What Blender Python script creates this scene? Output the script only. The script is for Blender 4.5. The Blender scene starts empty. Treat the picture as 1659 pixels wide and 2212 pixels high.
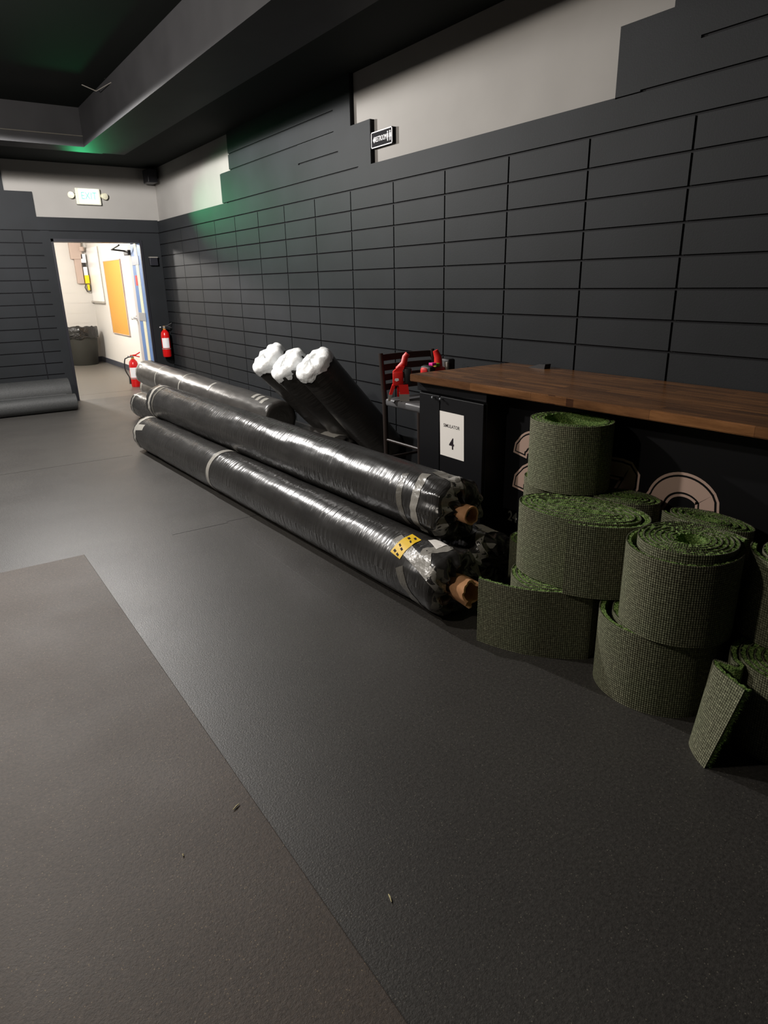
import bpy, bmesh, math, random
from mathutils import Vector, Matrix, noise
PI = math.pi
C = bpy.context.scene.collection
scene = bpy.context.scene

# ------------------------------------------------------------------ camera
H = 1.519
yaw, pitch, roll = 0.5938, 0.3327, -0.0194
fwd = Vector((math.sin(yaw)*math.cos(pitch), math.cos(yaw)*math.cos(pitch), -math.sin(pitch)))
rt = Vector((math.cos(yaw), -math.sin(yaw), 0)); up = rt.cross(fwd)
c_, s_ = math.cos(roll), math.sin(roll)
r2, u2 = c_*rt + s_*up, -s_*rt + c_*up
cam = bpy.data.cameras.new('camera'); cam_o = bpy.data.objects.new('camera', cam); C.objects.link(cam_o)
cam_o.matrix_world = Matrix(((r2.x, u2.x, -fwd.x, 0), (r2.y, u2.y, -fwd.y, 0), (r2.z, u2.z, -fwd.z, H), (0, 0, 0, 1)))
cam.sensor_fit = 'HORIZONTAL'; cam.sensor_width = 36.0; cam.lens = 1444.69/1659*36.0
cam.clip_start = 0.02
scene.camera = cam_o
# ------------------------------------------------------------------ world, lights, exposure
w = bpy.data.worlds.new('world'); scene.world = w; w.use_nodes = True
w.node_tree.nodes['Background'].inputs[0].default_value = (0.02, 0.02, 0.022, 1)
w.node_tree.nodes['Background'].inputs[1].default_value = 0.1
scene.view_settings.view_transform = 'Standard'; scene.view_settings.look = 'None'
scene.view_settings.gamma = 1.0; scene.view_settings.use_curve_mapping = False
scene.view_settings.exposure = 0.0

def light(name, kind, loc, energy, col, target=None, **kw):
    l = bpy.data.lights.new(name, kind); l.energy = energy; l.color = col
    for k, v in kw.items(): setattr(l, k, v)
    o = bpy.data.objects.new(name, l); C.objects.link(o); o.location = loc
    if target is not None:
        o.rotation_euler = (Vector(target) - Vector(loc)).to_track_quat('-Z', 'Y').to_euler()
    return o
light('ceiling_lamp_light', 'SPOT', (0.85, 7.1, 2.925), 600, (1.0, 0.97, 0.94), (0.85, 7.1, 0), spot_size=math.radians(179), spot_blend=0.05, shadow_soft_size=0.06)
light('side_lamp_light', 'POINT', (-0.6, 4.9, 2.955), 290, (1.0, 0.94, 0.88), shadow_soft_size=0.08)
light('front_fill_light', 'POINT', (-1.5, 2.7, 2.95), 120, (1.0, 0.90, 0.78), shadow_soft_size=0.08)  # added fill without a fixture, brightens the near coils and floor
light('hall_lamp_light', 'POINT', (1.42, 12.9, 2.5), 320, (1.0, 0.96, 0.90), shadow_soft_size=0.12)
light('green_spot_light', 'SPOT', (2.45, 10.05, 2.62), 70, (0.10, 1.0, 0.38), (3.2, 7.75, 2.30), spot_size=math.radians(34), spot_blend=1.0, shadow_soft_size=0.03)  # green beam added near the exit sign to tint the right wall
light('exit_glow_light', 'SPOT', (2.1, 9.5, 2.55), 18, (0.05, 1.0, 0.35), (2.0, 8.42, 2.90), spot_size=math.radians(40), spot_blend=1.0, shadow_soft_size=0.03)

# ------------------------------------------------------------------ materials
def lin(v):
    v /= 255.0
    return v/12.92 if v <= 0.04045 else ((v+0.055)/1.055)**2.4
def rgb(r, g, b): return (lin(r), lin(g), lin(b), 1)
def mat(name, col, rough=0.5, metal=0.0, spec=0.5, emit=None, estr=0.0):
    m = bpy.data.materials.new(name); m.use_nodes = True
    b = m.node_tree.nodes['Principled BSDF']
    b.inputs['Base Color'].default_value = col
    b.inputs['Roughness'].default_value = rough; b.inputs['Metallic'].default_value = metal
    b.inputs['Specular IOR Level'].default_value = spec
    if emit:
        b.inputs['Emission Color'].default_value = emit; b.inputs['Emission Strength'].default_value = estr
    return m
def nodes(m): return m.node_tree.nodes, m.node_tree.links, m.node_tree.nodes['Principled BSDF']
def coords(m, kind='Object', scale=(1, 1, 1)):
    N, L, b = nodes(m)
    tc = N.new('ShaderNodeTexCoord'); mp = N.new('ShaderNodeMapping'); mp.inputs['Scale'].default_value = scale
    L.new(tc.outputs[kind], mp.inputs['Vector']); return mp.outputs['Vector']
def noise_n(m, vec, scale, detail=3, rough=0.5):
    N, L, b = nodes(m)
    n = N.new('ShaderNodeTexNoise'); n.inputs['Scale'].default_value = scale; n.inputs['Detail'].default_value = detail
    n.inputs['Roughness'].default_value = rough; L.new(vec, n.inputs['Vector']); return n.outputs['Fac']
def ramp(m, fac, stops):
    N, L, b = nodes(m)
    r = N.new('ShaderNodeValToRGB'); e = r.color_ramp.elements
    while len(e) < len(stops): e.new(0.5)
    for i, (p, c) in enumerate(stops): e[i].position = p; e[i].color = c
    L.new(fac, r.inputs['Fac']); return r.outputs['Color']
def bump(m, fac, strength, dist=0.01):
    N, L, b = nodes(m)
    n = N.new('ShaderNodeBump'); n.inputs['Strength'].default_value = strength; n.inputs['Distance'].default_value = dist
    L.new(fac, n.inputs['Height'])
    if b.inputs['Normal'].links: L.new(b.inputs['Normal'].links[0].from_socket, n.inputs['Normal'])
    L.new(n.outputs['Normal'], b.inputs['Normal'])
def setcol(m, sock): nodes(m)[1].new(sock, nodes(m)[2].inputs['Base Color'])
def mix(m, fac, a, b_, mode='MIX'):
    N, L, b = nodes(m)
    x = N.new('ShaderNodeMix'); x.data_type = 'RGBA'; x.blend_type = mode
    for s, v in ((x.inputs[0], fac), (x.inputs[6], a), (x.inputs[7], b_)):
        if hasattr(v, 'is_linked'): L.new(v, s)
        else: s.default_value = v
    return x.outputs[2]
def mapr(m, fac, a, b_):
    N, L, b = nodes(m)
    r = N.new('ShaderNodeMapRange'); L.new(fac, r.inputs[0]); r.inputs[3].default_value = a; r.inputs[4].default_value = b_
    return r.outputs[0]
M = {}
m = M['black_wall'] = mat('black_wall', rgb(37, 39, 42), 0.6, spec=0.15)
v = coords(m); n = noise_n(m, v, 2.2, 4); setcol(m, ramp(m, n, [(0.3, rgb(35, 37, 39)), (0.7, rgb(40, 42, 45))])); bump(m, noise_n(m, v, 140, 2), 0.12, 0.003)
M['groove'] = mat('black_groove', rgb(14, 14, 18), 0.7, spec=0.2)
m = M['grey_wall'] = mat('grey_wall', rgb(150, 147, 143), 0.7, spec=0.25)
v = coords(m); n = noise_n(m, v, 1.6, 4); setcol(m, ramp(m, n, [(0.3, rgb(146, 143, 139)), (0.7, rgb(156, 153, 149))]))
m = M['ceiling'] = mat('ceiling_black', rgb(24, 28, 26), 0.8, spec=0.15)
m = M['beam'] = mat('beam_black', rgb(84, 84, 86), 0.6, spec=0.3)
v = coords(m); setcol(m, ramp(m, noise_n(m, v, 3, 4), [(0.3, rgb(48, 48, 50)), (0.7, rgb(56, 56, 58))]))
def rubber(name, base, tint, warm, r0=0.36, r1=0.52):
    m = mat(name, base, 0.5, spec=0.5)
    v = coords(m)
    big = ramp(m, noise_n(m, v, 1.3, 5, 0.6), [(0.3, base), (0.72, tint)])
    N, L, b = nodes(m)
    vo = N.new('ShaderNodeTexVoronoi'); vo.inputs['Scale'].default_value = 210; L.new(v, vo.inputs['Vector'])
    sep = N.new('ShaderNodeSeparateColor'); L.new(vo.outputs['Color'], sep.inputs[0])
    specks = ramp(m, sep.outputs[0], [(0.93, (0, 0, 0, 1)), (0.985, (1, 1, 1, 1))])
    near = ramp(m, vo.outputs['Distance'], [(0.25, (1, 1, 1, 1)), (0.45, (0, 0, 0, 1))])
    f = mix(m, 1.0, specks, near, 'MULTIPLY')
    crumb = ramp(m, noise_n(m, v, 90, 3, 0.7), [(0.35, (0.72, 0.72, 0.72, 1)), (0.65, (1.25, 1.25, 1.25, 1))])
    big = mix(m, 1.0, big, crumb, 'MULTIPLY')
    setcol(m, mix(m, f, big, warm)); L.new(mapr(m, noise_n(m, v, 2.2, 4), r0, r1), b.inputs['Roughness'])
    bump(m, noise_n(m, v, 160, 3, 0.7), 0.35, 0.004)
    return m
M['rubber'] = rubber('speckled_rubber', rgb(60, 58, 56), rgb(68, 66, 63), rgb(112, 108, 98))
M['rubber_mat'] = rubber('brown_rubber', rgb(66, 57, 50), rgb(74, 64, 56), rgb(128, 112, 90), 0.55, 0.7)
M['rubber_roll'] = rubber('grey_rubber', rgb(50, 51, 51), rgb(60, 61, 61), rgb(96, 96, 94), 0.55, 0.7)
def plastic(name, col, ribs, r0, r1):
    m = mat(name, col, 0.3, spec=0.6)
    N, L, b = nodes(m)
    uv = coords(m, 'UV', (5, 42, 1)); ua = coords(m, 'UV', (2.5, 2.5, 1)); ub = coords(m, 'UV', (4, 2.2, 1))
    setcol(m, ramp(m, noise_n(m, ua, 1.5, 5), [(0.3, col), (0.75, tuple(min(1, c*1.6) for c in col[:3])+(1,))]))
    L.new(mapr(m, noise_n(m, ua, 2.5, 4, 0.6), r0, r1), b.inputs['Roughness'])
    # transverse ribs, stronger in patches
    patch = ramp(m, noise_n(m, ub, 0.6, 2), [(0.38, (0.15, 0.15, 0.15, 1)), (0.62, (1, 1, 1, 1))])
    rib = mix(m, 1.0, noise_n(m, uv, 1.0, 2, 0.5), patch, 'MULTIPLY')
    bump(m, rib, ribs, 0.012)
    return m
M['wrap'] = plastic('black_wrap', rgb(42, 41, 40), 0.8, 0.2, 0.34)
M['wrap_dull'] = plastic('dull_black_wrap', rgb(50, 48, 46), 0.25, 0.26, 0.42)
m = M['foil'] = mat('silver_foil', rgb(250, 252, 252), 0.3, 0.0, spec=0.9)
v = coords(m); bump(m, noise_n(m, v, 22, 3, 0.5), 0.5, 0.015)
m = M['tape'] = mat('clear_tape', rgb(150, 147, 140), 0.28, spec=0.7)
v = coords(m); bump(m, noise_n(m, v, 30, 3), 0.4, 0.01)
m = M['tape_dim'] = mat('translucent_tape', rgb(98, 95, 88), 0.3, spec=0.7)
v = coords(m); bump(m, noise_n(m, v, 30, 3), 0.4, 0.01)
m = M['card'] = mat('cardboard', rgb(222, 168, 124), 0.85, spec=0.15)
v = coords(m); setcol(m, ramp(m, noise_n(m, v, 25, 4), [(0.3, rgb(208, 152, 108)), (0.7, rgb(230, 178, 134))]))
M['card_in'] = mat('cardboard_inside', rgb(120, 82, 55), 0.9, spec=0.1)
M['yellow'] = mat('yellow_label', rgb(250, 205, 20), 0.5)
M['white'] = mat('white_paper', rgb(250, 246, 240), 0.6, spec=0.3)
M['ink'] = mat('black_ink', rgb(40, 30, 38), 0.7, spec=0.2)
m = M['backing'] = mat('woven_backing', rgb(96, 98, 84), 0.85, spec=0.2)
N, L, b = nodes(m)
v = coords(m, 'UV'); sx = N.new('ShaderNodeSeparateXYZ'); L.new(v, sx.inputs[0])
def msin(sock, k):
    a = N.new('ShaderNodeMath'); a.operation = 'MULTIPLY'; a.inputs[1].default_value = k; L.new(sock, a.inputs[0])
    s = N.new('ShaderNodeMath'); s.operation = 'SINE'; L.new(a.outputs[0], s.inputs[0]); return s.outputs[0]
pr = N.new('ShaderNodeMath'); pr.operation = 'ADD'; L.new(msin(sx.outputs[0], 2*PI/0.0085), pr.inputs[0]); L.new(msin(sx.outputs[1], 2*PI/0.0085), pr.inputs[1])
weave = mapr(m, pr.outputs[0], 0.0, 1.0)
wn = noise_n(m, coords(m, 'UV', (90, 90, 1)), 1.0, 3, 0.7)
wc = ramp(m, wn, [(0.3, rgb(92, 90, 76)), (0.55, rgb(134, 136, 118)), (0.75, rgb(186, 184, 162))])
wd = ramp(m, pr.outputs[0], [(0.0, (0.5, 0.5, 0.48, 1)), (0.7, (1.15, 1.15, 1.1, 1))])
gt = ramp(m, noise_n(m, coords(m, 'UV', (3, 3, 1)), 1.5, 3), [(0.35, (0.95, 1.0, 0.88, 1)), (0.7, (1.0, 0.97, 0.92, 1))])
setcol(m, mix(m, 1.0, mix(m, 1.0, wc, wd, 'MULTIPLY'), gt, 'MULTIPLY')); bump(m, pr.outputs[0], 0.5, 0.002); bump(m, wn, 0.4, 0.003)
def green(name, a, b2, c3):
    m = mat(name, a, 0.6, spec=0.3)
    v = coords(m); setcol(m, ramp(m, noise_n(m, v, 170, 2, 0.6), [(0.34, a), (0.52, b2), (0.70, c3)])); bump(m, noise_n(m, v, 220, 2), 0.8, 0.008)
    return m
M['pile'] = green('green_pile', rgb(70, 100, 44), rgb(116, 146, 76), rgb(172, 190, 118))
M['blade'] = green('grass_blade', rgb(76, 118, 46), rgb(116, 158, 72), rgb(180, 200, 120))
m = M['wood'] = mat('dark_wood', rgb(100, 66, 44), 0.28, spec=0.5)
v = coords(m, 'Object', (1, 1, 1)); N, L, b = nodes(m)
v2 = coords(m, 'Object', (14, 1.1, 8)); gr = noise_n(m, v2, 3.0, 6, 0.65)
br = N.new('ShaderNodeTexBrick'); br.inputs['Scale'].default_value = 1.0; br.inputs['Color1'].default_value = rgb(148, 104, 66); br.inputs['Color2'].default_value = rgb(104, 72, 48); br.inputs['Mortar'].default_value = rgb(84, 54, 36)
br.inputs['Brick Width'].default_value = 0.42; br.inputs['Row Height'].default_value = 0.045; br.inputs['Mortar Size'].default_value = 0.0008
sw = N.new('ShaderNodeSeparateXYZ'); L.new(v, sw.inputs[0]); cm = N.new('ShaderNodeCombineXYZ'); L.new(sw.outputs[1], cm.inputs[0]); L.new(sw.outputs[0], cm.inputs[1]); L.new(cm.outputs[0], br.inputs['Vector'])
setcol(m, mix(m, 1.0, br.outputs['Color'], ramp(m, gr, [(0.3, (0.5, 0.46, 0.42, 1)), (0.7, (1.2, 1.15, 1.05, 1))]), 'MULTIPLY'))
L.new(mapr(m, gr, 0.2, 0.36), b.inputs['Roughness'])
m = M['black_paint'] = mat('black_paint', rgb(15, 15, 18), 0.5, spec=0.2)
m = M['stool'] = mat('stool_wood', rgb(48, 40, 37), 0.4, spec=0.4)
M['seat'] = mat('black_vinyl', rgb(96, 96, 98), 0.35, spec=0.5)
M['tan'] = mat('tan_lettering', rgb(205, 176, 162), 0.6, spec=0.2)
M['white_letter'] = mat('white_lettering', rgb(236, 232, 228), 0.6, spec=0.2)
M['red'] = mat('red_plastic', rgb(226, 40, 36), 0.38)
M['red_metal'] = mat('red_cylinder', rgb(214, 22, 24), 0.25)
M['tool_black'] = mat('tool_black', rgb(34, 33, 34), 0.55)
M['grey_metal'] = mat('grey_metal', rgb(165, 160, 152), 0.4, 0.3)
M['chrome'] = mat('chrome', rgb(225, 225, 225), 0.2, 0.8)
M['pink'] = mat('pink_tag', rgb(240, 40, 150), 0.5)
M['lime'] = mat('lime_tag', rgb(130, 210, 40), 0.5)
M['hose'] = mat('black_hose', rgb(28, 28, 28), 0.5)
M['sign_black'] = mat('sign_black', rgb(16, 14, 20), 0.7, spec=0.1)
M['sign_white'] = mat('sign_white', rgb(244, 242, 244), 0.5)
M['exit_body'] = mat('exit_body', rgb(214, 214, 200), 0.5)
M['exit_face'] = mat('exit_face', rgb(240, 250, 240), 0.5, emit=(0.78, 1.0, 0.87, 1), estr=1.0)
M['exit_text'] = mat('exit_text', rgb(120, 220, 180), 0.5, emit=(0.06, 0.5, 0.28, 1), estr=0.6)
M['exit_head'] = mat('exit_head', rgb(226, 222, 196), 0.4)
M['hall_wall'] = mat('hall_paint', rgb(204, 200, 194), 0.7, spec=0.2)
M['hall_floor'] = mat('hall_floor', rgb(88, 84, 78), 0.4, spec=0.5)
M['hall_trim'] = mat('hall_trim', rgb(56, 58, 66), 0.6)
M['orange'] = mat('orange_board', rgb(186, 134, 54), 0.7)
m = M['bag'] = mat('black_bag', rgb(18, 18, 18), 0.25, spec=0.6)
v = coords(m); bump(m, noise_n(m, v, 9, 4), 0.8, 0.05)
M['bin'] = mat('dark_bin', rgb(40, 40, 35), 0.6)
M['door_face'] = mat('door_grey', rgb(176, 172, 172), 0.5)
M['blue'] = mat('blue_frame', rgb(84, 122, 178), 0.5)
M['cream'] = mat('cream_strip', rgb(222, 216, 186), 0.6)
M['hinge'] = mat('hinge_steel', rgb(150, 154, 160), 0.4, 0.4)
M['taupe'] = mat('taupe_panel', rgb(176, 156, 144), 0.6)
M['whiteboard'] = mat('whiteboard', rgb(238, 236, 234), 0.25)
M['straw'] = mat('straw', rgb(206, 196, 150), 0.7)
M['black_frame'] = mat('black_frame', rgb(34, 34, 40), 0.4)

# ------------------------------------------------------------------ helpers
class MB:
    def __init__(s): s.bm = bmesh.new(); s.uv = s.bm.loops.layers.uv.new('UVMap')
    def quad(s, pts, uvs=None):
        f = s.bm.faces.new([s.bm.verts.new(p) for p in pts])
        if uvs:
            for l, t in zip(f.loops, uvs): l[s.uv].uv = t
        return f
    def box(s, lo, hi, bev=0.0, rot=None, ctr=None):
        r = bmesh.ops.create_cube(s.bm, size=1.0); vs = r['verts']
        lo, hi = Vector(lo), Vector(hi); c = (lo+hi)/2; d = hi-lo
        for v in vs: v.co = Vector((v.co.x*d.x, v.co.y*d.y, v.co.z*d.z))
        if bev > 0:
            es = list({e for v in vs for e in v.link_edges})
            rr = bmesh.ops.bevel(s.bm, geom=es, offset=bev, segments=2, profile=0.5, affect='EDGES')
            vs = list({v for f in rr['faces'] for v in f.verts} | {v for v in vs if v.is_valid})
        for v in vs:
            p = v.co
            if rot is not None: p = rot @ p
            v.co = p + c
        return s
    def tube(s, pts, r, n=12, caps=True):
        pts = [Vector(p) for p in pts]; rs = r if isinstance(r, (list, tuple)) else [r]*len(pts)
        rings = []; a = None
        for i, p in enumerate(pts):
            d = (pts[min(i+1, len(pts)-1)] - pts[max(i-1, 0)]).normalized()
            if a is None: a = d.orthogonal().normalized()
            a = (a - d*a.dot(d)).normalized(); b = d.cross(a)
            rings.append([s.bm.verts.new(p + rs[i]*(math.cos(2*PI*k/n)*a + math.sin(2*PI*k/n)*b)) for k in range(n)])
        for q in range(len(rings)-1):
            for k in range(n): s.bm.faces.new((rings[q][k], rings[q][(k+1) % n], rings[q+1][(k+1) % n], rings[q+1][k]))
        if caps: s.bm.faces.new(rings[0][::-1]); s.bm.faces.new(rings[-1])
        return s
    def lathe(s, c, prof, n=28, axis=(0, 0, 1), caps=True):
        d = Vector(axis).normalized(); a = d.orthogonal().normalized(); b = d.cross(a); c = Vector(c)
        rings = [[s.bm.verts.new(c + d*z + r*(math.cos(2*PI*k/n)*a + math.sin(2*PI*k/n)*b)) for k in range(n)] for r, z in prof]
        for q in range(len(rings)-1):
            for k in range(n): s.bm.faces.new((rings[q][k], rings[q][(k+1) % n], rings[q+1][(k+1) % n], rings[q+1][k]))
        if caps: s.bm.faces.new(rings[0][::-1]); s.bm.faces.new(rings[-1])
        return s
    def prism(s, poly, d):
        d = Vector(d); a = [s.bm.verts.new(p) for p in poly]; b = [s.bm.verts.new(Vector(p)+d) for p in poly]; n = len(poly)
        s.bm.faces.new(a[::-1]); s.bm.faces.new(b)
        for i in range(n): s.bm.faces.new((a[i], a[(i+1) % n], b[(i+1) % n], b[i]))
        return s
    def strip(s, outline_a, outline_b):
        n = len(outline_a)
        va = [s.bm.verts.new(p) for p in outline_a]; vb = [s.bm.verts.new(p) for p in outline_b]
        for i in range(n-1): s.bm.faces.new((va[i], va[i+1], vb[i+1], vb[i]))
        return s
def obj(name, mb, m, parent=None, smooth=False, base=None, recalc=True):
    bm = mb.bm if isinstance(mb, MB) else mb
    if recalc: bmesh.ops.recalc_face_normals(bm, faces=bm.faces)
    off = Vector((0, 0, 0))
    if parent is not None:
        off = parent.location.copy(); q = parent.parent
        while q is not None: off += q.location; q = q.parent
    elif base is not None: off = Vector(base)
    if off.length: bmesh.ops.translate(bm, verts=bm.verts, vec=-off)
    me = bpy.data.meshes.new(name); bm.to_mesh(me); bm.free()
    me.materials.append(m)
    if smooth:
        for p in me.polygons: p.use_smooth = True
        me.set_sharp_from_angle(angle=math.radians(smooth if smooth > 1 else 40))
    o = bpy.data.objects.new(name, me); C.objects.link(o)
    if parent is not None: o.parent = parent
    elif base is not None: o.location = base
    return o
def thing(name, label, cat, loc, group=None):
    o = bpy.data.objects.new(name, None); C.objects.link(o); o.location = loc; o.empty_display_size = 0.05
    o['label'] = label; o['category'] = cat
    if group: o['group'] = group
    return o
def tag(o, label, cat, group=None):
    o['label'] = label; o['category'] = cat
    if group: o['group'] = group
    return o
def struct(name, mb, m, parent=None, smooth=False):
    o = obj(name, mb, m, parent, smooth)
    if parent is None: o['kind'] = 'structure'
    return o
def text_mesh(s, size, depth=0.001, squash=1.0, bold=0.0):
    cu = bpy.data.curves.new('t', 'FONT'); cu.body = s; cu.size = size; cu.align_x = 'CENTER'; cu.align_y = 'CENTER'; cu.extrude = depth; cu.offset = bold*size
    o = bpy.data.objects.new('t', cu); C.objects.link(o)
    dg = bpy.context.evaluated_depsgraph_get(); me = bpy.data.meshes.new_from_object(o.evaluated_get(dg))
    mb = MB(); mb.bm.from_mesh(me); bpy.data.objects.remove(o); bpy.data.curves.remove(cu); bpy.data.meshes.remove(me)
    for v in mb.bm.verts: v.co.x *= squash
    return mb
def place(mb, origin, ex, ey):
    ex, ey = Vector(ex), Vector(ey); ez = ex.cross(ey)
    for v in mb.bm.verts: v.co = Vector(origin) + ex*v.co.x + ey*v.co.y + ez*v.co.z
    return mb

# ------------------------------------------------------------------ the room
RX, FY, ROW, COL = 3.16, 10.24, 0.1524, 0.6036
Z0, CY0, FX0 = 2.2162, 2.061, 1.411
rowz = lambda r: Z0 - r*ROW
# floor: rubber sheets with open seams over a dark bed
b = MB(); b.box((-4, -3, -0.05), (RX+0.04, FY+0.5, -0.006)); fl = struct('floor', b, M['groove'])
b = MB()
for lo, hi in (((-4, 6.462), (1.49, FY)), ((-4, -3), (1.49, 6.456)), ((1.4902, -3), (RX+0.04, FY))):
    b.box((lo[0], lo[1], -0.006), (hi[0], hi[1], 0))
obj('rubber_sheet', b, M['rubber'], fl)
b = MB(); b.box((1.12, 4.098, 0.0001), (1.5, 4.1025, 0.0006)); b.box((1.5, 4.122, 0.0001), (1.76, 4.1262, 0.0006)); obj('seam', b, M['groove'], fl)
# right wall
b = MB(); b.box((RX+0.04, -3, 0), (RX+0.2, FY+0.2, 3.3)); wr = struct('wall_right', b, M['grey_wall'])
bk = MB(); bd = MB(); g = 0.0065
def cellR(y0, y1, z0, z1, gy0=True, gy1=True, gz0=True, gz1=True):
    bk.box((RX+0.012, y0, z0), (RX+0.04, y1, z1))
    bd.box((RX, y0+(g if gy0 else 0), z0+(g if gz0 else 0)), (RX+0.0125, y1-(g if gy1 else 0), z1-(g if gz1 else 0)))
zs = [rowz(r) for r in range(0, 15)] + [0.0]
ys = [CY0 + COL*k for k in range(-8, 14)]
ys = [max(y, -3) for y in ys if y > -3.0] + [FY]
for i in range(len(ys)-1):
    for j in range(len(zs)-1):
        if zs[j]-zs[j+1] > 0.02: cellR(ys[i], ys[i+1], zs[j+1], zs[j])
ztop = 3.04
z1r, z2r, z3r, z4r, z5r = (rowz(-k) for k in range(1, 6))
cellR(2.526, 4.96, z1r-ROW, z1r, False, False, True, False)                    # band under the long grey opening
cellR(4.96, 7.66, z1r-ROW, z1r, False, False, True, True)
cellR(7.66, FY, z1r-ROW, z1r, False, False, True, False)
cellR(-3, 2.526, z1r-ROW, z1r, False, False, True, True)
cellR(4.77, 4.95, z1r, z3r, False, False, False, False)                        # steps left of the opening
cellR(4.95, 5.25, z1r, z3r, False, False, True, False)
cellR(5.25, 5.95, z2r, z3r, False, False, True, False); cellR(5.25, 5.95, z1r, z2r, False, False, True, True)
cellR(5.95, 7.80, z1r, z3r, False, False, True, True)
cellR(5.05, 5.31, z3r, ztop, False, False, False, False)
cellR(5.31, 7.53, z3r, z4r, False, False, True, True); cellR(5.31, 7.53, z4r, ztop, False, False, True, False)
cellR(2.38, 2.526, z1r, z3r, False, False, False, False)                       # steps right of the opening
cellR(2.085, 2.38, z1r, z2r, False, False, True, False); cellR(2.085, 2.38, z2r, z3r, False, False, False, False)
cellR(-3, 2.085, z1r, z2r, False, False, True, True); cellR(-3, 2.085, z2r, z3r, False, False, True, False)
cellR(-3, 2.235, z3r, ztop, False, False, False, False)
t = struct('trim_1', bd, M['black_wall']); obj('board_backing', bk, M['groove'], t)
# far wall with a doorway
DX0, DX1, DZ = 1.735, 2.875, 2.12
b = MB(); yb = FY+0.04
b.box((-4, yb, 0), (DX0, yb+0.16, 3.3)); b.box((DX1, yb, 0), (RX+0.2, yb+0.16, 3.3)); b.box((DX0, yb, DZ), (DX1, yb+0.16, 3.3))
struct('wall_far', b, M['grey_wall'])
bk = MB(); bd = MB()
def cellF(x0, x1, z0, z1, gx0=True, gx1=True, gz0=True, gz1=True):
    bk.box((x0, FY+0.012, z0), (x1, FY+0.04, z1))
    bd.box((x0+(g if gx0 else 0), FY, z0+(g if gz0 else 0)), (x1-(g if gx1 else 0), FY+0.0125, z1-(g if gz1 else 0)))
xs = [FX0 - COL*k for k in range(0, 9)][::-1]
for j in range(len(zs)-1):
    if zs[j]-zs[j+1] < 0.02: continue
    for i in range(len(xs)-1): cellF(xs[i], xs[i+1], zs[j+1], zs[j])
    cellF(FX0, 1.63, zs[j+1], zs[j], True, False)
cellF(1.63, DX0, 0, rowz(0), False, False, False, False)
cellF(DX0, DX1, DZ, rowz(0), False, False, False, True)
cellF(DX1, RX, 0, rowz(0), False, False, False, True)
cellF(-4, RX, rowz(0), z1r+0.012, False, False, True, False)
cellF(-4, 1.61, z1r+0.012, z3r, False, False, False, False)
cellF(-4, 1.295, z3r, ztop, False, False, False, False)
t = struct('trim_2', bd, M['black_wall']); obj('board_backing', bk, M['groove'], t)
b = MB(); b.box((-4.2, -3, 0), (-4, FY+0.2, 3.3)); struct('wall_left', b, M['black_wall'])
b = MB(); b.box((-4.2, -3.2, 0), (RX+0.2, -3, 3.3)); struct('wall_near', b, M['black_wall'])
# ceiling: low part by the walls, raised coffer, dropped beams
BX, BY, BZ = 1.87, 8.25, 2.90
b = MB(); b.box((BX+0.25, -3, 3.035), (RX+0.2, FY+0.2, 3.2)); b.box((-4, BY+0.3, 3.035), (BX+0.25, FY+0.2, 3.2)); b.box((-4, -3, 3.262), (BX+0.25, BY+0.3, 3.4))
struct('ceiling', b, M['ceiling'])
b = MB(); b.box((BX, -3, BZ), (BX+0.25, BY+0.31, 3.27)); b.box((-4, BY, BZ), (BX, BY+0.31, 3.27)); struct('trim_3', b, M['beam'])
b = MB(); b.box((BX+0.285, -3, 2.925), (BX+0.52, BY+0.42, 3.036)); struct('trim_4', b, M['beam'])
b = MB(); b.box((-4, BY-0.012, 2.995), (BX, BY, 3.004)); struct('trim_5', b, M['tape_dim'])
# doorway frame, hall behind
b = MB(); b.box((DX0, FY-0.01, 0), (DX0+0.03, FY+0.22, DZ)); b.box((DX0, FY-0.01, DZ-0.035), (DX1, FY+0.22, DZ+0.0)); b.box((DX1-0.004, FY-0.01, 0), (DX1+0.03, FY+0.02, DZ)); struct('trim_6', b, M['black_frame'])
HX, HY = 3.27, 15.55
b = MB(); b.box((0.0, FY+0.5, -0.05), (HX, HY, 0.0)); b.box((DX0, FY, -0.05), (DX1, FY+0.5, -0.001)); struct('floor_hall', b, M['hall_floor'])
b = MB(); b.box((HX, FY+0.2, 0), (HX+0.15, HY+0.15, 2.75)); struct('wall_hall_right', b, M['hall_wall'])
m = M['hall_block'] = mat('hall_block', rgb(200, 196, 190), 0.7, spec=0.2)
b = MB()
for k in range(14): b.box((0, HY, k*0.2), (HX, HY+0.15, k*0.2+0.196))
b.box((0, HY+0.004, 0), (HX, HY+0.15, 2.75)); struct('wall_hall_back', b, M['hall_block'])
b = MB(); b.box((-0.15, FY+0.2, 0), (0, HY+0.15, 2.75)); struct('wall_hall_left', b, M['hall_wall'])
b = MB(); b.box((-0.15, FY+0.2, 2.75), (HX+0.15, HY+0.15, 2.85)); struct('ceiling_hall', b, M['hall_wall'])
b = MB(); b.box((HX-0.012, FY+0.5, 0), (HX, HY, 0.1)); b.box((0, HY-0.012, 0), (HX-0.012, HY, 0.1)); struct('baseboard_hall', b, M['hall_trim'])
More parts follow.
